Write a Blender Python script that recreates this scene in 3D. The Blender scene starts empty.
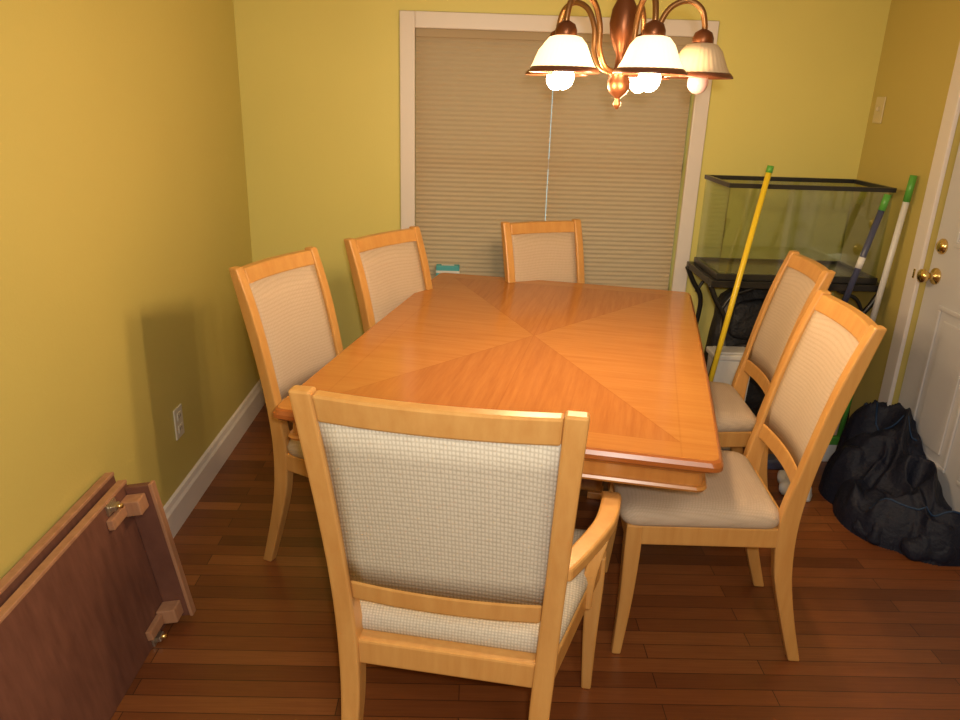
import bpy, bmesh, math, random
import numpy as np
from mathutils import Vector, Matrix, noise
random.seed(3)
S=bpy.context.scene
S.view_settings.view_transform='Standard'
COL=S.collection
# ------------------------------------------------------------ camera
H=1.5
F,PI_,YA,RO=744.2,math.radians(19.64),math.radians(1.01),math.radians(1.82)
fw=Vector((math.sin(YA)*math.cos(PI_),math.cos(YA)*math.cos(PI_),-math.sin(PI_)))
rr=Vector((math.cos(YA),-math.sin(YA),0)); uu=rr.cross(fw)
r2=rr*math.cos(RO)+uu*math.sin(RO); u2=-rr*math.sin(RO)+uu*math.cos(RO)
cd=bpy.data.cameras.new('camera'); cam=bpy.data.objects.new('camera',cd); COL.objects.link(cam)
cd.sensor_width=36; cd.lens=F/960*36; cd.clip_start=.02
M=Matrix((r2,u2,-fw)).transposed().to_4x4(); M.translation=Vector((0,0,H)); cam.matrix_world=M
S.camera=cam
# ------------------------------------------------------------ materials
def mat(name,col,rough=.5,metal=0,spec=.5,emit=None,es=0):
    m=bpy.data.materials.new(name); m.use_nodes=True
    b=m.node_tree.nodes['Principled BSDF']
    b.inputs['Base Color'].default_value=(*col,1); b.inputs['Roughness'].default_value=rough
    b.inputs['Metallic'].default_value=metal; b.inputs['Specular IOR Level'].default_value=spec
    if emit: b.inputs['Emission Color'].default_value=(*emit,1); b.inputs['Emission Strength'].default_value=es
    return m
class NT:
    def __init__(s,m): s.t=m.node_tree; s.b=s.t.nodes['Principled BSDF']
    def n(s,ty,**k):
        x=s.t.nodes.new(ty)
        for a,v in k.items(): setattr(x,a,v)
        return x
    def l(s,a,b): s.t.links.new(a,b)
    def coord(s,scale=(1,1,1),rot=(0,0,0)):
        tc=s.n('ShaderNodeTexCoord'); mp=s.n('ShaderNodeMapping')
        mp.inputs['Scale'].default_value=scale; mp.inputs['Rotation'].default_value=rot
        s.l(tc.outputs['Object'],mp.inputs['Vector']); return mp.outputs['Vector']
    def noise(s,vec,scale,detail=4,rough=.5):
        x=s.n('ShaderNodeTexNoise'); x.inputs['Scale'].default_value=scale; x.inputs['Detail'].default_value=detail
        x.inputs['Roughness'].default_value=rough
        s.l(vec,x.inputs['Vector']); return x.outputs['Fac']
    def ramp(s,fac,stops):
        r=s.n('ShaderNodeValToRGB'); e=r.color_ramp.elements
        while len(e)<len(stops): e.new(.5)
        for i,(p,c) in enumerate(stops): e[i].position=p; e[i].color=(*c,1)
        s.l(fac,r.inputs['Fac']); return r.outputs['Color']
    def math(s,op,a,b=None):
        x=s.n('ShaderNodeMath',operation=op)
        for i,v in enumerate((a,b)):
            if v is None: continue
            if isinstance(v,(int,float)): x.inputs[i].default_value=v
            else: s.l(v,x.inputs[i])
        return x.outputs[0]
    def mix(s,f,a,b,mode='MIX'):
        x=s.n('ShaderNodeMix',data_type='RGBA',blend_type=mode)
        if isinstance(f,(int,float)): x.inputs[0].default_value=f
        else: s.l(f,x.inputs[0])
        for i,v in ((6,a),(7,b)):
            if isinstance(v,tuple): x.inputs[i].default_value=(*v,1)
            else: s.l(v,x.inputs[i])
        return x.outputs[2]
    def bump(s,h,st,dist=.01):
        x=s.n('ShaderNodeBump'); x.inputs['Strength'].default_value=st; x.inputs['Distance'].default_value=dist
        s.l(h,x.inputs['Height']); s.l(x.outputs['Normal'],s.b.inputs['Normal'])
    def base(s,c): s.l(c,s.b.inputs['Base Color'])
def wall_mat(name,col):
    m=mat(name,col,.42,spec=.35); t=NT(m); v=t.coord()
    a=t.noise(v,1.3,3); c2=tuple(x*.95 for x in col)
    t.base(t.ramp(a,[(.3,c2),(.7,col)])); t.bump(t.noise(v,160,3),.12,.004); return m
def wood_mat(name,c1,c2,rough=.32,sc=(14,14,1.6)):
    m=mat(name,c1,rough); t=NT(m); v=t.coord(sc)
    a=t.noise(v,3,6,.6); t.base(t.ramp(a,[(.32,c1),(.68,c2)])); t.bump(a,.04,.003); return m
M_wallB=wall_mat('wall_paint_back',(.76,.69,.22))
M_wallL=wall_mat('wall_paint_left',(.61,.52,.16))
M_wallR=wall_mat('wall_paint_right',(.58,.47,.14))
M_ceil=mat('ceiling_paint',(.75,.72,.65),.8)
M_trim=mat('trim_paint',(.78,.73,.72),.35)
M_door=mat('door_paint',(.60,.60,.64),.35)
M_chair=wood_mat('maple_chair_wood',(.54,.265,.075),(.61,.33,.105),.35)
M_tabw=wood_mat('maple_table_edge',(.43,.165,.038),(.50,.215,.052),.28)
M_edge=mat('table_edge_dark',(.34,.10,.022),.28)
M_leaf=wood_mat('leaf_underside',(.13,.052,.036),(.19,.08,.055),.5,(3,14,3))
M_leafw=wood_mat('leaf_raw_wood',(.36,.18,.10),(.45,.24,.14),.5)
M_brass=mat('antique_brass',(.30,.15,.06),.38,.9)
M_gold=mat('polished_brass',(.85,.62,.25),.18,1)
M_copper=mat('brushed_copper_bronze',(.22,.08,.035),.38,.85)
M_black=mat('black_iron',(.012,.012,.013),.35)
M_plast=mat('black_plastic',(.02,.02,.02),.3)
M_white=mat('white_plastic',(.75,.75,.75),.35)
M_yellow=mat('yellow_handle',(.85,.62,.03),.3)
M_green=mat('green_handle',(.10,.38,.06),.35)
M_navyp=mat('dark_handle',(.06,.07,.14),.35)
# fabric
def fabric(name,c1,c2,k=400.):
    m=mat(name,c1,.9,spec=.15); t=NT(m)
    tc=t.n('ShaderNodeTexCoord'); sp=t.n('ShaderNodeSeparateXYZ'); t.l(tc.outputs['Object'],sp.inputs[0])
    x=t.math('MULTIPLY',sp.outputs[0],k*1.15); yz=t.math('MULTIPLY',t.math('ADD',sp.outputs[1],sp.outputs[2]),k)
    f=t.math('MULTIPLY',t.math('ABSOLUTE',t.math('SINE',x)),t.math('ABSOLUTE',t.math('SINE',yz)))
    n=t.noise(tc.outputs['Object'],170,3)
    f2=t.math('ADD',t.math('MULTIPLY',f,.5),t.math('MULTIPLY',n,.5))
    t.base(t.ramp(f2,[(.18,c1),(.65,c2)])); t.bump(f2,.28,.0025); return m
M_fab=fabric('woven_cream_fabric',(.40,.35,.28),(.60,.54,.45))
M_fabs=fabric('woven_fabric_warm_lit',(.47,.37,.28),(.55,.44,.34))  # same cloth on the side chairs, with warm lamplight put into its colour
# floor
M_floor=mat('oak_strip_floor',(.2,.08,.03),.28); t=NT(M_floor)
v=t.coord()
br=t.n('ShaderNodeTexBrick'); br.offset=.37; br.offset_frequency=2; br.squash=1
for k_,v_ in (('Scale',1),('Mortar Size',.0012),('Brick Width',.85),('Row Height',.057),('Bias',0)): br.inputs[k_].default_value=v_
br.inputs['Color1'].default_value=(0,0,0,1); br.inputs['Color2'].default_value=(1,1,1,1); br.inputs['Mortar'].default_value=(.5,.5,.5,1)
t.l(v,br.inputs['Vector'])
sp=t.n('ShaderNodeSeparateXYZ'); t.l(v,sp.inputs[0])
row=t.math('FLOOR',t.math('DIVIDE',sp.outputs[1],.057))
g=t.noise(t.coord((2.5,60,1)),2.5,6,.6)
wn=t.n('ShaderNodeTexWhiteNoise',noise_dimensions='1D'); t.l(row,wn.inputs['W'])
pat=t.noise(t.coord((1,1,1)),2.2,4,.6)
f=t.math('ADD',t.math('MULTIPLY',g,.40),t.math('ADD',t.math('MULTIPLY',br.outputs['Color'],.34),t.math('MULTIPLY',wn.outputs['Value'],.22)))
c=t.ramp(f,[(.18,(.10,.028,.009)),(.5,(.215,.066,.019)),(.85,(.40,.15,.046))])
c=t.mix(t.math('MULTIPLY',pat,.4),c,(.12,.040,.015))
c=t.mix(br.outputs['Fac'],c,(.035,.011,.005)); t.base(c)
t.l(t.math('ADD',t.math('MULTIPLY',pat,.3),.20),t.b.inputs['Roughness'])
t.bump(t.math('SUBTRACT',g,br.outputs['Fac']),.12,.003)
# table top veneer
M_top=mat('veneered_table_top',(.5,.2,.05),.16); t=NT(M_top)
tc=t.n('ShaderNodeTexCoord'); sp=t.n('ShaderNodeSeparateXYZ'); t.l(tc.outputs['Object'],sp.inputs[0])
ax=t.math('ABSOLUTE',sp.outputs[0]); ay=t.math('ABSOLUTE',sp.outputs[1])
hw,hl=.531-.085,.786-.085
side=t.math('GREATER_THAN',t.math('DIVIDE',ax,hw),t.math('DIVIDE',ay,hl))
bord=t.math('MAXIMUM',t.math('GREATER_THAN',ax,hw),t.math('GREATER_THAN',ay,hl))
gx=t.noise(t.coord((1.2,20,1)),3,8,.68); gy=t.noise(t.coord((20,1.2,1)),3,8,.68)
c1=t.ramp(gx,[(.3,(.38,.142,.032)),(.7,(.46,.195,.050))])
c2=t.ramp(gy,[(.3,(.335,.115,.026)),(.7,(.42,.162,.040))])
cc=t.mix(side,c2,c1)
cb=t.ramp(gx,[(.3,(.39,.145,.033)),(.7,(.46,.195,.050))]); cc=t.mix(bord,cc,cb)
l1=t.math('LESS_THAN',t.math('ABSOLUTE',t.math('SUBTRACT',t.math('DIVIDE',ax,hw),t.math('DIVIDE',ay,hl))),.004)
l2=t.math('LESS_THAN',ay,.0015)
l3=t.math('LESS_THAN',t.math('ABSOLUTE',t.math('SUBTRACT',ax,hw)),.002); l4=t.math('LESS_THAN',t.math('ABSOLUTE',t.math('SUBTRACT',ay,hl)),.002)
l5=t.math('LESS_THAN',ax,.001)
inn=t.math('SUBTRACT',1,bord)
ln=t.math('MAXIMUM',t.math('MULTIPLY',t.math('MAXIMUM',l1,l5),inn),t.math('MAXIMUM',l2,t.math('MULTIPLY',t.math('MAXIMUM',l3,l4),.6)))
cc=t.mix(t.math('MULTIPLY',ln,.28),cc,(.22,.06,.01)); t.base(cc)
# ------------------------------------------------------------ mesh helpers
def obj(name,verts,faces,mats,parent=None,smooth=False,bev=0,seg=2,sub=0,fm=None):
    me=bpy.data.meshes.new(name); me.from_pydata([tuple(v) for v in verts],[],faces)
    bm=bmesh.new(); bm.from_mesh(me); bmesh.ops.recalc_face_normals(bm,faces=bm.faces); bm.to_mesh(me); bm.free()
    if not isinstance(mats,(list,tuple)): mats=[mats]
    for m in mats: me.materials.append(m)
    if fm: 
        for i,p in enumerate(me.polygons): p.material_index=fm[i]
    if smooth:
        for p in me.polygons: p.use_smooth=True
    o=bpy.data.objects.new(name,me); COL.objects.link(o)
    if parent: o.parent=parent
    if bev:
        b=o.modifiers.new('b','BEVEL'); b.width=bev; b.segments=seg; b.limit_method='ANGLE'; b.angle_limit=math.radians(40)
    if sub:
        s=o.modifiers.new('s','SUBSURF'); s.levels=sub; s.render_levels=sub
    return o
def empty(name,loc=(0,0,0),rz=0):
    e=bpy.data.objects.new(name,None); COL.objects.link(e); e.location=loc; e.rotation_euler=(0,0,rz); e.empty_display_size=.1; return e
def box(name,lo,hi,m,parent=None,bev=.003,seg=2):
    x0,y0,z0=lo;x1,y1,z1=hi
    v=[(x0,y0,z0),(x1,y0,z0),(x1,y1,z0),(x0,y1,z0),(x0,y0,z1),(x1,y0,z1),(x1,y1,z1),(x0,y1,z1)]
    f=[(0,3,2,1),(4,5,6,7),(0,1,5,4),(1,2,6,5),(2,3,7,6),(3,0,4,7)]
    return obj(name,v,f,m,parent,bev=bev,seg=seg)
def loft(name,rings,m,parent=None,smooth=False,bev=0,seg=2,sub=0,cap=True,loop=False):
    n=len(rings[0]); v=[p for r in rings for p in r]; f=[]
    R_=len(rings)
    for i in range(R_ if loop else R_-1):
        j=(i+1)%R_
        for k in range(n): f.append((i*n+k,i*n+(k+1)%n,j*n+(k+1)%n,j*n+k))
    if cap and not loop: f.append(tuple(range(n))); f.append(tuple((R_-1)*n+k for k in range(n)))
    return obj(name,v,f,m,parent,smooth,bev,seg,sub)
def interp(pts,n):
    P=np.array(pts,float); out=[]
    N=len(P)
    for i in range(N-1):
        p0=P[max(i-1,0)];p1=P[i];p2=P[i+1];p3=P[min(i+2,N-1)]
        for k in range(n):
            t_=k/n; out.append(.5*((2*p1)+(-p0+p2)*t_+(2*p0-5*p1+4*p2-p3)*t_**2+(-p0+3*p1-3*p2+p3)*t_**3))
    out.append(P[-1]); return out
def post(name,pts,m,parent,n=5,bev=.005):
    return loft(name,[[(p[0]-p[3],p[1]-p[4],p[2]),(p[0]+p[3],p[1]-p[4],p[2]),(p[0]+p[3],p[1]+p[4],p[2]),(p[0]-p[3],p[1]+p[4],p[2])] for p in interp(pts,n)],m,parent,bev=bev)
def tube(name,pts,rad,m,parent=None,n=6,seg=12,loop=False):
    P=[Vector(p[:3]) for p in (interp(pts,n) if n>1 else pts)]
    if not isinstance(rad,(list,tuple)): rads=[rad]*len(P)
    else: rads=[float(np.interp(i/(len(P)-1),np.linspace(0,1,len(rad)),rad)) for i in range(len(P))]
    rings=[]; up=None
    for i,p in enumerate(P):
        d=(P[min(i+1,len(P)-1)]-P[max(i-1,0)]).normalized()
        if up is None: up=Vector((0,0,1)) if abs(d.z)<.9 else Vector((1,0,0))
        a=d.cross(up).normalized(); b=a.cross(d).normalized(); up=b
        rings.append([p+(a*math.cos(2*math.pi*k/seg)+b*math.sin(2*math.pi*k/seg))*rads[i] for k in range(seg)])
    return loft(name,rings,m,parent,smooth=True,loop=loop)
def lathe(name,prof,m,parent=None,c=(0,0,0),seg=32,rib=0,ribn=0,smooth=True,cap=False):
    rings=[]
    for r,z in prof:
        rings.append([(c[0]+(r*(1+(rib*math.cos(ribn*2*math.pi*k/seg) if ribn else 0)))*math.cos(2*math.pi*k/seg),
                       c[1]+(r*(1+(rib*math.cos(ribn*2*math.pi*k/seg) if ribn else 0)))*math.sin(2*math.pi*k/seg),c[2]+z) for k in range(seg)])
    return loft(name,rings,m,parent,smooth=smooth,cap=cap)
def sphere(name,c,r,m,parent=None,sc=(1,1,1),seg=24):
    prof=[(max(1e-4,math.sin(math.pi*i/12))*r,-math.cos(math.pi*i/12)*r*sc[2]) for i in range(13)]
    return lathe(name,prof,m,parent,c,seg)
# ------------------------------------------------------------ room
XL,XR,YB,YF,ZC=-1.034,1.768,3.495,-2.2,2.44
T=.12
box('floor',(XL-T,YF-T,-.1),(XR+T,YB+T,0),M_floor,bev=0)
box('ceiling',(XL-T,YF-T,ZC),(XR+T,YB+T,ZC+.1),M_ceil,bev=0)
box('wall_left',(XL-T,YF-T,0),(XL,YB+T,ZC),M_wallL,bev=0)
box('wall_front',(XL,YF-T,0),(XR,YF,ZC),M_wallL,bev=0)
WL,WR,WB,WT=-.328+.062,1.040-.062,.60,1.826-.062
def addbox(V,Fc,lo,hi):
    b=len(V); x0,y0,z0=lo;x1,y1,z1=hi
    V+=[(x0,y0,z0),(x1,y0,z0),(x1,y1,z0),(x0,y1,z0),(x0,y0,z1),(x1,y0,z1),(x1,y1,z1),(x0,y1,z1)]
    Fc+=[tuple(b+i for i in q) for q in [(0,3,2,1),(4,5,6,7),(0,1,5,4),(1,2,6,5),(2,3,7,6),(3,0,4,7)]]
def boxes(name,lst,m,parent=None,bev=0):
    V=[];Fc=[]
    for lo,hi in lst: addbox(V,Fc,lo,hi)
    return obj(name,V,Fc,m,parent,bev=bev)
boxes('wall_back',[((XL,YB,0),(WL,YB+T,ZC)),((WR,YB,0),(XR,YB+T,ZC)),((WL,YB,0),(WR,YB+T,WB)),((WL,YB,WT),(WR,YB+T,ZC))],M_wallB)
DY1,DY0,DT=2.845,1.99,2.03
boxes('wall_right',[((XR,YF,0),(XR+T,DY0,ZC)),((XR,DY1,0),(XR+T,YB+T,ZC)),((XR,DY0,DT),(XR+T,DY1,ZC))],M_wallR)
def baseboard(name,p0,p1,nrm):
    p0=Vector(p0);p1=Vector(p1);n=Vector(nrm)
    prof=[(0,0),(.018,0),(.018,.095),(.012,.106),(.008,.123),(0,.130)]
    loft(name,[[p+n*a+Vector((0,0,z)) for a,z in prof] for p in (p0,p1)],M_trim)
baseboard('baseboard_left',(XL,YF,0),(XL,YB,0),(1,0,0))
baseboard('baseboard_back',(XL+.018,YB,0),(XR-.018,YB,0),(0,-1,0))
baseboard('baseboard_right',(XR,DY1+.075,0),(XR,YB,0),(-1,0,0))
baseboard('baseboard_right_front',(XR,YF,0),(XR,DY0-.075,0),(-1,0,0))
# ------------------------------------------------------------ window
w=empty('window_1')
O0,O1,OT=-.328,1.040,1.826
box('casing_left',(O0,YB-.02,WB-.05),(WL+.004,YB,OT),M_trim,w,.004)
box('casing_right',(WR-.004,YB-.02,WB-.05),(O1,YB,OT),M_trim,w,.004)
box('casing_top',(WL+.004,YB-.02,WT-.004),(WR-.004,YB,OT),M_trim,w,.004)
box('sill',(O0-.03,YB-.055,WB-.03),(O1+.03,YB+.1,WB),M_trim,w,.006)
box('apron',(O0,YB-.016,WB-.10),(O1,YB,WB-.03),M_trim,w,.004)
boxes('sash',[((WL,YB+.07,WB),(WL+.045,YB+.1,WT)),((WR-.045,YB+.07,WB),(WR,YB+.1,WT)),((WL,YB+.07,WB),(WR,YB+.1,WB+.03)),((WL,YB+.07,WT-.045),(WR,YB+.1,WT)),((WL,YB+.07,1.18),(WR,YB+.1,1.225)),((.315,YB+.07,WB),(.338,YB+.1,WT)),((.357,YB+.07,WB),(.38,YB+.1,WT))],M_trim,w,.002)
M_pane=mat('window_glass',(.75,.95,.95),.05); t=NT(M_pane)
tr=t.n('ShaderNodeBsdfTransparent'); mx=t.n('ShaderNodeMixShader'); mx.inputs[0].default_value=.12
tr.inputs[0].default_value=(.88,.97,.95,1)
out=[n for n in t.t.nodes if n.type=='OUTPUT_MATERIAL'][0]
t.l(tr.outputs[0],mx.inputs[1]); t.l(t.b.outputs[0],mx.inputs[2]); t.l(mx.outputs[0],out.inputs[0])
box('pane',(WL,YB+.083,WB),(WR,YB+.087,WT),M_pane,w,0)
M_blind=mat('cellular_blind_fabric',(.54,.44,.31),.85,spec=.1); t=NT(M_blind)
tl=t.n('ShaderNodeBsdfTranslucent'); tl.inputs[0].default_value=(.75,.5,.28,1); mx=t.n('ShaderNodeMixShader'); mx.inputs[0].default_value=.14
out=[n for n in t.t.nodes if n.type=='OUTPUT_MATERIAL'][0]
t.l(t.b.outputs[0],mx.inputs[1]); t.l(tl.outputs[0],mx.inputs[2]); t.l(mx.outputs[0],out.inputs[0])
def blind(x0,x1,z0,z1):
    e=empty('window_blind'); 
    box('headrail',(x0,YB+.012,z1-.035),(x1,YB+.05,z1),M_blind,e,.003)
    n=int((z1-.035-z0-.02)/.0105)
    v=[]
    for i in range(n+1):
        z=z1-.035-i*.0105; y=YB+.028+(.0055 if i%2 else -.0)
        v+=[(x0,y,z),(x1,y,z)]
    f=[(2*i,2*i+1,2*i+3,2*i+2) for i in range(n)]
    obj('pleats',v,f,M_blind,e)
    zz=z1-.035-n*.0105
    box('bottom_rail',(x0,YB+.018,zz-.018),(x1,YB+.044,zz),M_blind,e,.003)
blind(WL+.004,.347,.602,WT-.002)
blind(.350,WR-.013,.602,WT-.002)
tbx=empty('tissue_box',(-.105,3.468,WB))
M_teal=mat('teal_card',(.08,.42,.50),.6)
box('carton',(-.055,-.022,0),(.055,.022,.135),M_teal,tbx,.003)
box('carton_band',(-.0555,-.0225,.10),(.0555,.0225,.112),M_white,tbx,.001)
box('opening',(-.03,-.010,.134),(.03,.010,.1365),M_white,tbx,.001)
# ------------------------------------------------------------ door
d=empty('door_1')
DB=DY1-.008
box('slab',(XR+.02,DY0+.008,.008),(XR+.06,DB,DT-.008),M_door,d,.003)
for (a,b_,z0,z1) in [(DY0+.12,DY0+.39,.22,.80),(DB-.38,DB-.12,.22,.80),(DY0+.12,DY0+.39,1.02,1.62),(DB-.38,DB-.12,1.02,1.62),(DY0+.12,DY0+.39,1.72,1.92),(DB-.38,DB-.12,1.72,1.92)]:
    boxes('panel_molding',[((XR+.012,a,z0),(XR+.02,b_,z0+.018)),((XR+.012,a,z1-.018),(XR+.02,b_,z1)),((XR+.012,a,z0+.018),(XR+.02,a+.018,z1-.018)),((XR+.012,b_-.018,z0+.018),(XR+.02,b_,z1-.018))],M_door,d,.004)
    box('panel_field',(XR+.014,a+.05,z0+.05),(XR+.02,b_-.05,z1-.05),M_door,d,.005)
def xl(name,prof,c,m,parent,seg=24):
    rings=[[(c[0]-h,c[1]+r*math.cos(2*math.pi*k/seg),c[2]+r*math.sin(2*math.pi*k/seg)) for k in range(seg)] for r,h in prof]
    return loft(name,rings,m,parent,smooth=True)
xl('knob',[(.032,0),(.032,.006),(.014,.012),(.012,.03),(.022,.038),(.028,.05),(.026,.06),(.012,.067)],(XR+.02,2.785,.895),M_gold,d)
xl('deadbolt',[(.03,0),(.03,.006),(.022,.014),(.018,.018),(.008,.019)],(XR+.02,2.785,1.01),M_gold,d)
box('strike_plate',(XR-.0205,DY1+.014,.868),(XR-.016,DY1+.026,.905),M_gold,d,.001)
tr_=[((XR-.018,DY1-.004,0),(XR,DY1+.07,DT+.07)),((XR-.018,DY0-.07,0),(XR,DY0+.004,DT+.07)),((XR-.018,DY0+.004,DT-.004),(XR,DY1-.004,DT+.07))]
boxes('trim_door',tr_,M_trim,None,.004)
M_plate=mat('ivory_plate',(.70,.66,.55),.35); M_slot=mat('slot_dark',(.03,.03,.03),.5)
e=empty('electrical_outlet',(XL,2.449,.36))
box('plate',(0,-.036,-.058),(.006,.036,.058),M_plate,e,.003)
for z in (-.024,.024):
    box('receptacle',(.006,-.017,z-.015),(.009,.017,z+.015),M_plate,e,.003)
    for y in (-.007,.007): box('slot',(.009,y-.0015,z-.005),(.0095,y+.0015,z+.006),M_slot,e,0)
e=empty('light_switch',(XR,3.41,1.487))
M_sw=mat('almond_plate',(.66,.56,.32),.35)
box('plate',(-.006,-.036,-.055),(0,.036,.055),M_sw,e,.003); box('toggle',(-.018,-.005,-.004),(-.006,.005,.014),M_sw,e,.002)
# ------------------------------------------------------------ table
TR=-math.radians(12.8)
tb=empty('dining_table',(.215,2.327,0),TR)
def rrect(hx,hy,z,bow=.008,r=.022,n=6,k=10):
    p=[]
    for cx_,cy_,a0 in ((hx-r,hy-r,0),(-hx+r,hy-r,90),(-hx+r,-hy+r,180),(hx-r,-hy+r,270)):
        for i in range(n+1):
            a=math.radians(a0+90*i/n); p.append([cx_+r*math.cos(a),cy_+r*math.sin(a)])
        nx={0:(-1,0),90:(0,-1),180:(1,0),270:(0,1)}[a0]
        L=2*((hx-r) if a0 in(0,180) else (hy-r)); q=p[-1][:]
        for i in range(1,k): p.append([q[0]+nx[0]*L*i/k,q[1]+nx[1]*L*i/k])
    out=[]
    for x,y in p:
        bx=bow*(1-(y/hy)**2) if abs(abs(x)-hx)<1e-6 else 0; by=bow*(1-(x/hx)**2) if abs(abs(y)-hy)<1e-6 else 0
        out.append((x+math.copysign(bx,x),y+math.copysign(by,y),z))
    return out
HW,HL=.537,.788
def ringset(name,spec,m,bow=.006):
    return loft(name,[rrect(HW+o,HL+o,z,bow) for o,z in spec],m,tb)
ringset('top_edge',[(-.02,.728),(-.008,.730),(0,.737),(.0,.747),(-.005,.756),(-.010,.7595)],M_edge)
ringset('top',[(-.010,.7585),(-.0105,.760)],M_top)
ringset('apron',[(-.035,.672),(-.035,.728)],M_tabw)
ringset('apron_cove',[(-.035,.712),(-.028,.718),(-.022,.728)],M_tabw)
ringset('apron_bead',[(-.035,.668),(-.028,.669),(-.025,.675),(-.028,.681),(-.035,.682)],M_tabw)
for sy in (-.36,.36):
    box('pedestal_plinth',(-.14,sy-.08,.60),(.14,sy+.08,.668),M_tabw,tb,.006)
    post('pedestal_column',[(0,sy,.60,.085,.05),(0,sy,.45,.07,.045),(0,sy,.25,.075,.05),(0,sy,.12,.095,.055)],M_tabw,tb)
    box('pedestal_foot',(-.26,sy-.04,.03),(.26,sy+.04,.12),M_tabw,tb,.02,4)
    for sx in (-.235,.235): box('foot_pad',(sx-.03,sy-.035,0),(sx+.03,sy+.035,.03),M_tabw,tb,.004)
box('stretcher',(-.03,-.32,.16),(.03,.32,.22),M_tabw,tb,.006)
# ------------------------------------------------------------ chairs
def chair(name,loc,rz,wt=.40,wb=.38,wf=.46,arm=False,ht=1.0,depth=.43,lean=.125,pw=.018,cr=.046,fab=None):
    fab=fab or M_fabs
    e=empty(name,(loc[0],loc[1],0),rz)
    ks=ht-.45
    def yb(z):
        s=(z-.45)/ks; return -.002-lean*(.55*s+.45*s*s)
    def xb(z):
        s=max(0,(z-.30)/(ht-.30)); return (wb/2-pw)+(wt-wb)/2*s
    for sx,nm in ((-1,'left'),(1,'right')):
        pts=[(sx*(xb(0)-.0),-.090,0,.015,.017),(sx*xb(.15),-.045,.15,.017,.020),(sx*xb(.3),-.010,.30,pw,.025),(sx*xb(.45),-.002,.45,pw,.026)]
        for z in (.60,.75,.88,ht): pts.append((sx*xb(z),yb(z),z,pw-.001,.020 if z<ht else .015))
        post('back_post_'+nm,pts,M_chair,e)
    def rail(nm,z0,z1,th,bow,m=M_chair,n=12,bev=.005,puff=0,crown=0):
        rings=[]
        for i in range(n+1):
            s=-1+2*i/n
            zs=[z0,z1+crown*(1-s*s)]
            ring=[]
            def P_(z,dy):
                return (s*(xb(z)-pw+.001),yb(z)-bow*(1-s*s)+dy,z)
            if puff:
                K=6; pf=puff*(1-s**4)
                for j in range(K+1):
                    z=zs[0]+(zs[1]-zs[0])*j/K; u=1-(2*j/K-1)**4; ring.append(P_(z,th/2+pf*u))
                for j in range(K,-1,-1):
                    z=zs[0]+(zs[1]-zs[0])*j/K; u=1-(2*j/K-1)**4; ring.append(P_(z,-th/2-pf*.35*u))
            else: ring=[P_(zs[0],-th/2),P_(zs[1],-th/2),P_(zs[1],th/2),P_(zs[0],th/2)]
            rings.append(ring)
        return loft(nm,rings,m,e,smooth=bool(puff),bev=0 if puff else bev)
    rail('crest_rail',ht-.006-cr,ht-.006,.030,.016)
    rail('back_panel',.585,ht-.004-cr,.018,.014,fab,puff=.012)
    rail('lower_rail',.54,.587,.026,.013)
    zt=.43; yr=.0; yf=depth
    def trap(ins,z):
        a=wb/2-ins;b=wf/2-ins
        return [(-a,yr-.02+ins,z),(a,yr-.02+ins,z),(b,yf-ins,z),(-b,yf-ins,z)]
    loft('seat_frame',[trap(.004,.37),trap(.004,zt)],M_chair,e,bev=.005)
    def sq(ins,z,r=.04):
        a=wb/2-ins;b=wf/2-ins; y0=yr+.015+ins;y1=yf+.008-ins
        cs=[(-a,y0),(a,y0),(b,y1),(-b,y1)]; out=[]
        for i in range(4):
            p=Vector(cs[i]);q=Vector(cs[(i+1)%4]);o_=Vector(cs[i-1])
            d1=(o_-p).normalized();d2=(q-p).normalized()
            for k in range(5):
                t_=k/4; A=p+d1*r;B=p+d2*r
                pt=(A*(1-t_)**2+p*2*t_*(1-t_)+B*t_**2); out.append((pt.x,pt.y,z))
        return [(x,y+(.018*(1-(x/b)**2) if y>y1-.05 else 0),z) for x,y,z in out]
    rings=[sq(ins,z,r=max(.012,.04-ins*.15)) for ins,z in ((.006,.425),(.0,.437),(-.002,.452),(.004,.468),(.018,.480),(.05,.488),(.10,.491),(.16,.492))]
    loft('seat_cushion',rings,fab,e,smooth=True)
    for sx,nm in ((-1,'left'),(1,'right')):
        x=sx*(wf/2-.026)
        post('front_leg_'+nm,[(x,yf-.024,.43,.022,.022),(x,yf-.024,.34,.022,.022),(x,yf-.022,.18,.018,.018),(x+sx*.004,yf-.012,0,.013,.013)],M_chair,e)
    if arm:
        for sx,nm in ((-1,'left'),(1,'right')):
            xa=xb(.66); yy=yb(.66)
            pts=[(sx*(xa+.005),yy+.01,.655),(sx*(xa+.04),.05,.655),(sx*(xa+.085),.17,.652),(sx*(xa+.10),.28,.645),(sx*(xa+.10),.345,.625)]
            rings=[]
            for p in interp(pts,5):
                hw_=.022; hz=.015
                rings.append([(p[0]-hw_,p[1],p[2]-hz),(p[0]+hw_,p[1],p[2]-hz),(p[0]+hw_,p[1],p[2]+hz),(p[0]-hw_,p[1],p[2]+hz)])
            loft('armrest_'+nm,rings,M_chair,e,bev=.006)
            s_=lambda y:(wb/2+(wf-wb)/2*y/depth)
            post('arm_support_'+nm,[(sx*(xa+.10),.325,.635,.016,.022),(sx*(xa+.09),.29,.56,.015,.019),(sx*(s_(.27)-.004),.265,.47,.015,.021),(sx*(s_(.27)-.010),.27,.375,.015,.022)],M_chair,e)
    return e
def place(name,top,face_deg,ht=1.0,lean=.125,**k):
    a=math.radians(face_deg); fx,fy=math.cos(a),math.sin(a)
    return chair(name,(top[0]+fx*(lean+.002),top[1]+fy*(lean+.002)),a-math.pi/2,ht=ht,lean=lean,**k)
place('dining_chair',(-.613,2.32),-25,wt=.395)
place('dining_chair',(-.330,2.805),-35,wt=.40)
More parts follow.
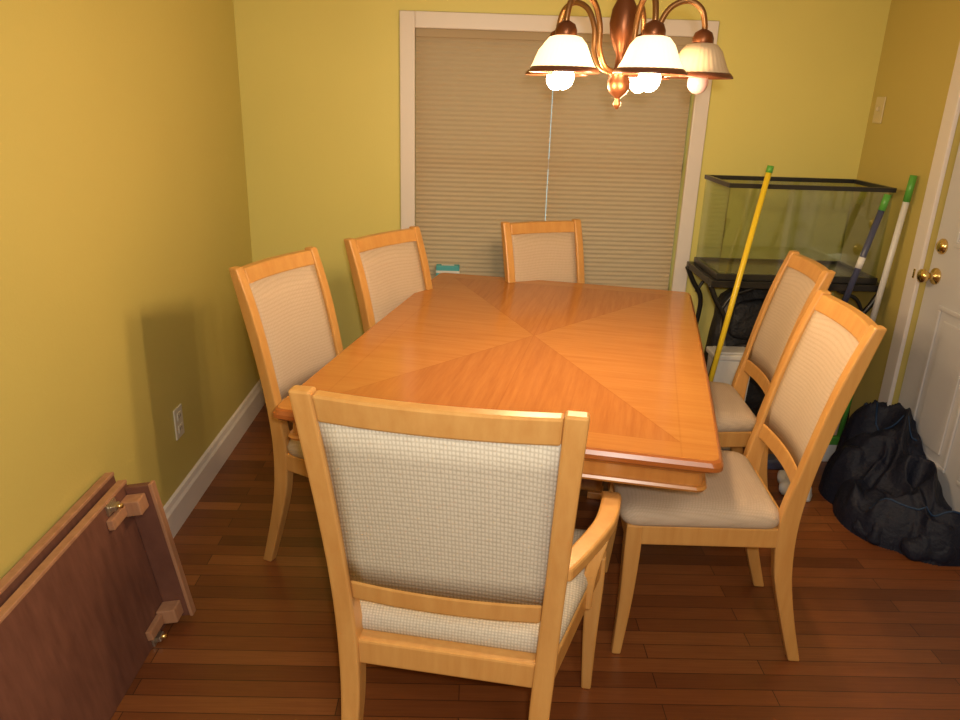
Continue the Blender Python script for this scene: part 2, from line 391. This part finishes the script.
place('dining_chair',(.300,3.195),-68,wt=.375,wb=.36)
place('dining_chair',(1.165,2.50),177,wt=.355,wb=.35)
place('dining_chair',(1.005,1.89),176,wt=.385,wf=.43)
place('dining_armchair',(-.05,1.115),80,ht=1.03,wt=.50,wb=.44,wf=.65,arm=True,depth=.43,pw=.021,cr=.056,fab=M_fab)
# ------------------------------------------------------------ chandelier
CX,CY=.352,1.941
ch=empty('chandelier',(CX,CY,0))
M_shade=mat('frosted_ribbed_glass',(.9,.8,.62),.4,emit=(1,.68,.36),es=1.9)
M_shade0=mat('frosted_ribbed_glass_unlit',(.62,.48,.33),.4,emit=(1,.5,.2),es=.03)
M_rim=mat('shade_amber_rim',(.13,.04,.018),.35)
M_bulb=mat('bulb_lit',(1,1,1),.4,emit=(1,.85,.6),es=16)
M_bulb0=mat('bulb_unlit',(.55,.36,.38),.3)
lathe('stem',[(.002,1.475),(.008,1.482),(.010,1.490),(.005,1.498),(.008,1.503),(.020,1.512),(.027,1.525),(.028,1.540),(.022,1.55),(.026,1.556),(.026,1.562),(.014,1.57),(.012,1.60),(.020,1.615),(.03,1.64),(.034,1.67),(.030,1.70),(.018,1.725),(.012,1.74),(.016,1.75),(.012,1.76),(.008,1.78)],M_copper,ch,seg=28)
lathe('canopy',[(.001,2.395),(.03,2.40),(.055,2.42),(.065,2.44)],M_copper,ch)
for i in range(22):
    z=1.78+i*.0285
    r=.011; ax_=i%2
    pts=[((math.cos(a)*r*.7 if ax_ else 0),(0 if ax_ else math.cos(a)*r*.7),z+.014+math.sin(a)*.018) for a in [2*math.pi*k/12 for k in range(12)]]
    tube('chain_link',pts,.002,M_copper,ch,n=1,seg=6,loop=True)
RR=.190
for i,th in enumerate((-5,-80,-142,138,64)):
    a=math.radians(th); c_,s_=math.cos(a),math.sin(a)
    def q(r,z): return (r*c_,r*s_,z)
    lit=i!=0
    tube('arm',[q(.022,1.56),q(.055,1.572),q(.078,1.61),q(.082,1.66),q(.105,1.705),q(.145,1.722),q(.178,1.705),q(RR,1.672),q(RR,1.655)],.0070,M_brass,ch,n=5,seg=10)
    cx_,cy_=RR*c_,RR*s_; dz=-.014
    lathe('socket_cup',[(.008,1.675+dz),(.020,1.668+dz),(.025,1.655+dz),(.025,1.645+dz),(.022,1.64+dz)],M_copper,ch,(cx_,cy_,0),24)
    lathe('glass_shade',[(.022,1.645+dz),(.036,1.641+dz),(.048,1.627+dz),(.056,1.609+dz),(.062,1.594+dz),(.068,1.583+dz),(.073,1.577+dz)],M_shade if lit else M_shade0,ch,(cx_,cy_,0),96,.012,32)
    lathe('shade_rim',[(.067,1.580+dz),(.074,1.578+dz),(.080,1.571+dz),(.0815,1.567+dz),(.079,1.566+dz),(.072,1.572+dz)],M_rim,ch,(cx_,cy_,0),48)
    lathe('bulb_neck',[(.012,1.63),(.013,1.60),(.013,1.575)],M_plast,ch,(cx_,cy_,0),16)
    sphere('bulb',(cx_,cy_,1.543),.025,M_bulb if lit else M_bulb0,ch,(1,1,1.1))
    if lit:
        L=bpy.data.lights.new('bulb_light','POINT'); L.energy=9; L.color=(1,.68,.36); L.shadow_soft_size=.03
        lo=bpy.data.objects.new('bulb_light',L); COL.objects.link(lo); lo.parent=ch; lo.location=(cx_,cy_,1.482)
# ------------------------------------------------------------ aquarium & stand
aq=empty('aquarium')
X0,X1,Y0,Y1,Z0,Z1=1.035,1.70,3.04,3.37,.80,1.185
M_glass=mat('aquarium_glass',(.6,.75,.68),.03); t=NT(M_glass)
tr=t.n('ShaderNodeBsdfTransparent'); mx=t.n('ShaderNodeMixShader'); mx.inputs[0].default_value=.10; tr.inputs[0].default_value=(.93,.96,.93,1)
gl=t.n('ShaderNodeBsdfGlossy'); gl.inputs['Roughness'].default_value=.04
out=[n for n in t.t.nodes if n.type=='OUTPUT_MATERIAL'][0]
t.l(tr.outputs[0],mx.inputs[1]); t.l(gl.outputs[0],mx.inputs[2]); t.l(mx.outputs[0],out.inputs[0])
g_=.005
for nm,lo,hi in (('front',(X0,Y0,Z0),(X1,Y0+g_,Z1)),('back',(X0,Y1-g_,Z0),(X1,Y1,Z1)),('left',(X0,Y0+g_,Z0),(X0+g_,Y1-g_,Z1)),('right',(X1-g_,Y0+g_,Z0),(X1,Y1-g_,Z1))):
    box('glass_'+nm,lo,hi,M_glass,aq,0)
def frame(nm,z0,z1,o,wd,parent,m,bev=.002):
    boxes(nm,[((X0-o,Y0-o,z0),(X1+o,Y0-o+wd,z1)),((X0-o,Y1+o-wd,z0),(X1+o,Y1+o,z1)),((X0-o,Y0-o+wd,z0),(X0-o+wd,Y1+o-wd,z1)),((X1+o-wd,Y0-o+wd,z0),(X1+o,Y1+o-wd,z1))],m,parent,bev)
frame('top_rim',Z1-.008,Z1+.010,.006,.016,aq,M_plast)
frame('bottom_rim',Z0,Z0+.026,.006,.018,aq,M_plast)
box('base_pane',(X0,Y0,Z0+.005),(X1,Y1,Z0+.012),mat('tank_bottom_glass',(.16,.16,.12),.2),aq,0)
st=empty('aquarium_stand')
frame('top_frame',Z0-.028,Z0,.03,.05,st,M_black)
for sx,xx in ((1,X0-.025),(-1,X1+.025)):
    for yy in (Y0-.012,Y1+.01):
        k=sx
        tube('leg',[(xx+k*-.005,yy,Z0-.02),(xx+k*.03,yy,Z0-.09),(xx+k*.075,yy,Z0-.17),(xx+k*.07,yy,Z0-.30),(xx+k*.04,yy,.30),(xx+k*.025,yy,.12),(xx+k*.005,yy,.0)],.0115,M_black,st,n=6,seg=8)
        tube('scroll',[(xx+k*.05,yy,Z0-.14),(xx+k*.09,yy,Z0-.07),(xx+k*.14,yy,Z0-.045),(xx+k*.18,yy,Z0-.03)],.008,M_black,st,n=6,seg=8)
# ------------------------------------------------------------ backpack
M_bag=mat('black_nylon',(.022,.022,.026),.55); t=NT(M_bag); t.bump(t.noise(t.coord(),22,5,.6),.6,.03)
M_grey=mat('grey_webbing',(.14,.14,.15),.7)
def pillow(name,c,s,m,parent,e1=.55,amp=.0,nu=28,nv=16,sd=0,fr=9):
    rings=[]
    sg=lambda v,p: math.copysign(abs(v)**p,v)
    for i in range(nv+1):
        ph=-math.pi/2+math.pi*i/nv; ring=[]
        for k in range(nu):
            th=2*math.pi*k/nu
            x=sg(math.cos(ph),e1)*sg(math.cos(th),e1)*s[0]; y=sg(math.cos(ph),e1)*sg(math.sin(th),e1)*s[1]; z=sg(math.sin(ph),e1)*s[2]
            p=Vector((x,y,z)); dn=noise.noise(p*fr+Vector((sd,0,0)))*amp
            p=p*(1+dn); ring.append((c[0]+p.x,c[1]+p.y,max(0.001,c[2]+p.z)))
        rings.append(ring)
    return loft(name,rings,m,parent,smooth=True)
bp=empty('backpack',(1.30,3.31,0),0)
pillow('body',(0,0,.365),(.17,.07,.36),M_bag,bp,.6,.13)
pillow('front_pocket',(0,-.075,.30),(.13,.03,.17),M_bag,bp,.6,.1,sd=3)
pillow('top_pocket',(.01,-.06,.57),(.12,.035,.10),M_bag,bp,.6,.15,sd=7)
tube('handle',[(-.04,.0,.70),(-.03,.0,.74),(.03,.0,.74),(.04,.0,.70)],.007,M_grey,bp)
tube('strap',[(-.12,-.05,.66),(-.15,-.09,.55),(-.13,-.11,.42),(-.10,-.10,.30)],.011,M_grey,bp)
tube('zipper',[(-.10,-.10,.40),(-.05,-.108,.455),(.05,-.108,.455),(.10,-.10,.40)],.003,M_grey,bp)
sb=empty('storage_box',(1.165,3.105,0),0)
wb_=[[(-.085*k,-.055*k,z),(.085*k,-.055*k,z),(.085*k,.055*k,z),(-.085*k,.055*k,z)] for k,z in ((.85,0),(1,.44))]
loft('bin_body',wb_,M_white,sb,bev=.008)
box('lid',(-.094,-.064,.44),(.094,.064,.465),M_white,sb,.006)
box('lid_top',(-.07,-.045,.465),(.07,.045,.472),M_white,sb,.003)
# ------------------------------------------------------------ mop, broom, duster
def stick(e,p0,p1,segs):
    p0=Vector(p0);p1=Vector(p1)
    for a,b,r,m in segs: tube('handle_section',[p0.lerp(p1,a),p0.lerp(p1,b)],r,m,e,n=1,seg=14)
mp=empty('mop')
B_,T_=(.985,2.925,.06),(1.17,3.0,1.27)
stick(mp,B_,T_,[(0,.03,.014,M_green),(.03,.985,.0115,M_yellow),(.978,1,.0132,M_green)])
box('mop_head_clamp',(B_[0]-.07,B_[1]-.025,.035),(B_[0]+.07,B_[1]+.025,.075),M_white,mp,.006)
for i in range(16):
    x=B_[0]-.065+.13*(i/15); s=(i/15-.5)
    tube('mop_strand',[(x,B_[1],.05),(x+s*.04,B_[1]-.04-.01*(i%3),.025),(x+s*.09,B_[1]-.09-.012*(i%4),.008)],.007,M_white,mp,n=4,seg=6)
bm_=empty('broom')
B_,T_=(1.655,2.985,.10),(1.742,3.0,1.25)
stick(bm_,B_,T_,[(0,.48,.011,M_green),(.45,.92,.0125,M_white),(.91,1,.0140,M_green)])
box('broom_block',(B_[0]-.09,B_[1]-.014,.08),(B_[0]+.09,B_[1]+.014,.12),M_green,bm_,.006)
loft('bristles',[[(B_[0]-.085*k,B_[1]-.012*k,z),(B_[0]+.085*k,B_[1]-.012*k,z),(B_[0]+.085*k,B_[1]+.012*k,z),(B_[0]-.085*k,B_[1]+.012*k,z)] for k,z in ((1.1,0),(1.,.085))],M_white,bm_)
dm=empty('dust_mop')
B_,T_=(1.385,2.915,.05),(1.629,2.952,1.178)
stick(dm,B_,T_,[(0,.62,.010,M_navyp),(.6,.95,.0125,M_navyp),(.74,.78,.0135,M_white),(.945,1,.0140,M_green)])
box('mop_plate',(B_[0]-.12,B_[1]-.045,.0),(B_[0]+.12,B_[1]+.03,.05),M_navyp,dm,.015,3)
# ------------------------------------------------------------ crumpled navy bag / coats against the door
M_navy=mat('navy_nylon',(.007,.010,.026),.6,spec=.35); t=NT(M_navy); t.bump(t.noise(t.coord(),24,5,.6),.5,.02)
M_blue=mat('blue_piping',(.010,.04,.11),.6)
def hh(x,y):
    def b(cx,cy,sx,sy,h): 
        r=((x-cx)/sx)**2+((y-cy)/sy)**2
        return h*(1-r*r)**.5 if r<1 else 0
    wx=x+.05*noise.noise(Vector((x*9,y*9,9))); wy=y+.06*noise.noise(Vector((x*9,y*9,19)))
    k1=1-min(1,2.2*abs(noise.noise(Vector((wx*6,wy*8,1.3))))); k2=1-min(1,2*abs(noise.noise(Vector((wx*14,wy*11,4.1)))))
    z=(b(1.60,2.47,.16,.20,.19)**5+b(1.70,2.58,.15,.30,.28)**5+b(1.69,2.72,.16,.18,.38)**5+b(1.62,2.66,.16,.16,.25)**5+b(1.70,2.32,.15,.13,.17)**5)**.2
    return z*(.62+.28*k1+.12*k2)
N=150; x0,x1,y0,y1=1.43,1.766,2.17,2.92
V=[];Fc=[]
for i in range(N+1):
    for j in range(N+1):
        x=x0+(x1-x0)*i/N;y=y0+(y1-y0)*j/N; V.append((x,y,max(0.0,hh(x,y))))
for i in range(N):
    for j in range(N):
        q=[i*(N+1)+j,(i+1)*(N+1)+j,(i+1)*(N+1)+j+1,i*(N+1)+j+1]
        if max(V[k][2] for k in q)>.002: Fc.append(tuple(q))
pile=empty('duffel_bag')
obj('bag_folds',V,Fc,M_navy,pile,smooth=True)
def onp(pts,r=.0035):
    P=interp([(x,y,0) for x,y in pts],8); tube('piping',[(p[0],p[1],max(.004,hh(p[0],p[1]))+.001) for p in P],r,M_blue,pile,n=1,seg=6)
onp([(1.50,2.40),(1.58,2.33),(1.66,2.29),(1.75,2.27)])
onp([(1.62,2.78),(1.66,2.66),(1.75,2.60)])
pillow('side_pocket',(1.555,2.36,.04),(.09,.055,.06),M_navy,pile,.8,.5,40,22,8,18)
pillow('end_pocket',(1.66,2.25,.045),(.085,.055,.06),M_navy,pile,.8,.5,40,22,2,18)
M_pb=mat('white_plastic_bag',(.55,.56,.60),.4)
pillow('plastic_bag',(1.355,2.70,.03),(.052,.08,.034),M_pb,None,.8,.6,40,24,5,25)
# ------------------------------------------------------------ table leaves leaning on the left wall
M_latch=mat('latch_steel',(.55,.50,.42),.3,.9)
def leaf(name,yend,xb_,lean,z0,with_ap):
    e=empty(name,(xb_,yend,z0)); e.rotation_euler=(0,-lean,0)
    Lh=.46; Ll=1.05
    box('panel',(-.022,-Ll,0),(0,0,Lh),M_leaf,e,.003)
    box('edge_strip',(-.024,-Ll,Lh-.004),(.002,0,Lh+.006),M_leafw,e,.002)
    if with_ap:
        for a in (-.022,-Ll+.0):
            box('apron',(0,a,.01),(.075,a+.022,Lh-.01),M_leaf,e,.003)
            box('apron_lip',(.068,a-.002,.008),(.078,a+.024,Lh-.008),M_leafw,e,.002)
        for zz in (.025,Lh-.075):
            box('glue_block',(0,-.072,zz),(.055,-.022,zz+.045),M_leafw,e,.004)
            box('cleat',(0,-.15,zz+.008),(.018,-.072,zz+.038),M_leafw,e,.003)
        for zz in (.012,Lh-.02):
            box('hinge_plate',(0,-.135,zz-.012),(.006,-.085,zz+.018),M_latch,e,.001)
            box('latch',(.004,-.125,zz-.006),(.022,-.095,zz+.010),M_latch,e,.003)
            xl('latch_pin',[(.006,0),(.006,.024),(.003,.03)],(.034,-.11,zz+.002),M_gold,e,10)
    return e
leaf('table_leaf',1.85,-.868,.165,.0,True)
leaf('table_leaf',1.89,-.928,.15,.0,False)
# ------------------------------------------------------------ lights
L=bpy.data.lights.new('camera_flash','AREA'); L.energy=17; L.shape='DISK'; L.size=.05; L.color=(1,.94,.83)
lo=bpy.data.objects.new('camera_flash',L); COL.objects.link(lo); lo.matrix_world=Matrix.Translation((.03,-.03,1.56))@M.to_3x3().to_4x4()
L=bpy.data.lights.new('added_fill_light','AREA'); L.energy=24; L.shape='DISK'; L.size=.5; L.color=(1,.88,.70)  # unseen fill light added behind the camera to soften the shadows
lo=bpy.data.objects.new('added_fill_light',L); COL.objects.link(lo); lo.location=(.4,-.6,2.40)
W=bpy.data.worlds.new('world'); S.world=W; W.use_nodes=True
W.node_tree.nodes['Background'].inputs[0].default_value=(.85,.95,1,1); W.node_tree.nodes['Background'].inputs[1].default_value=.9
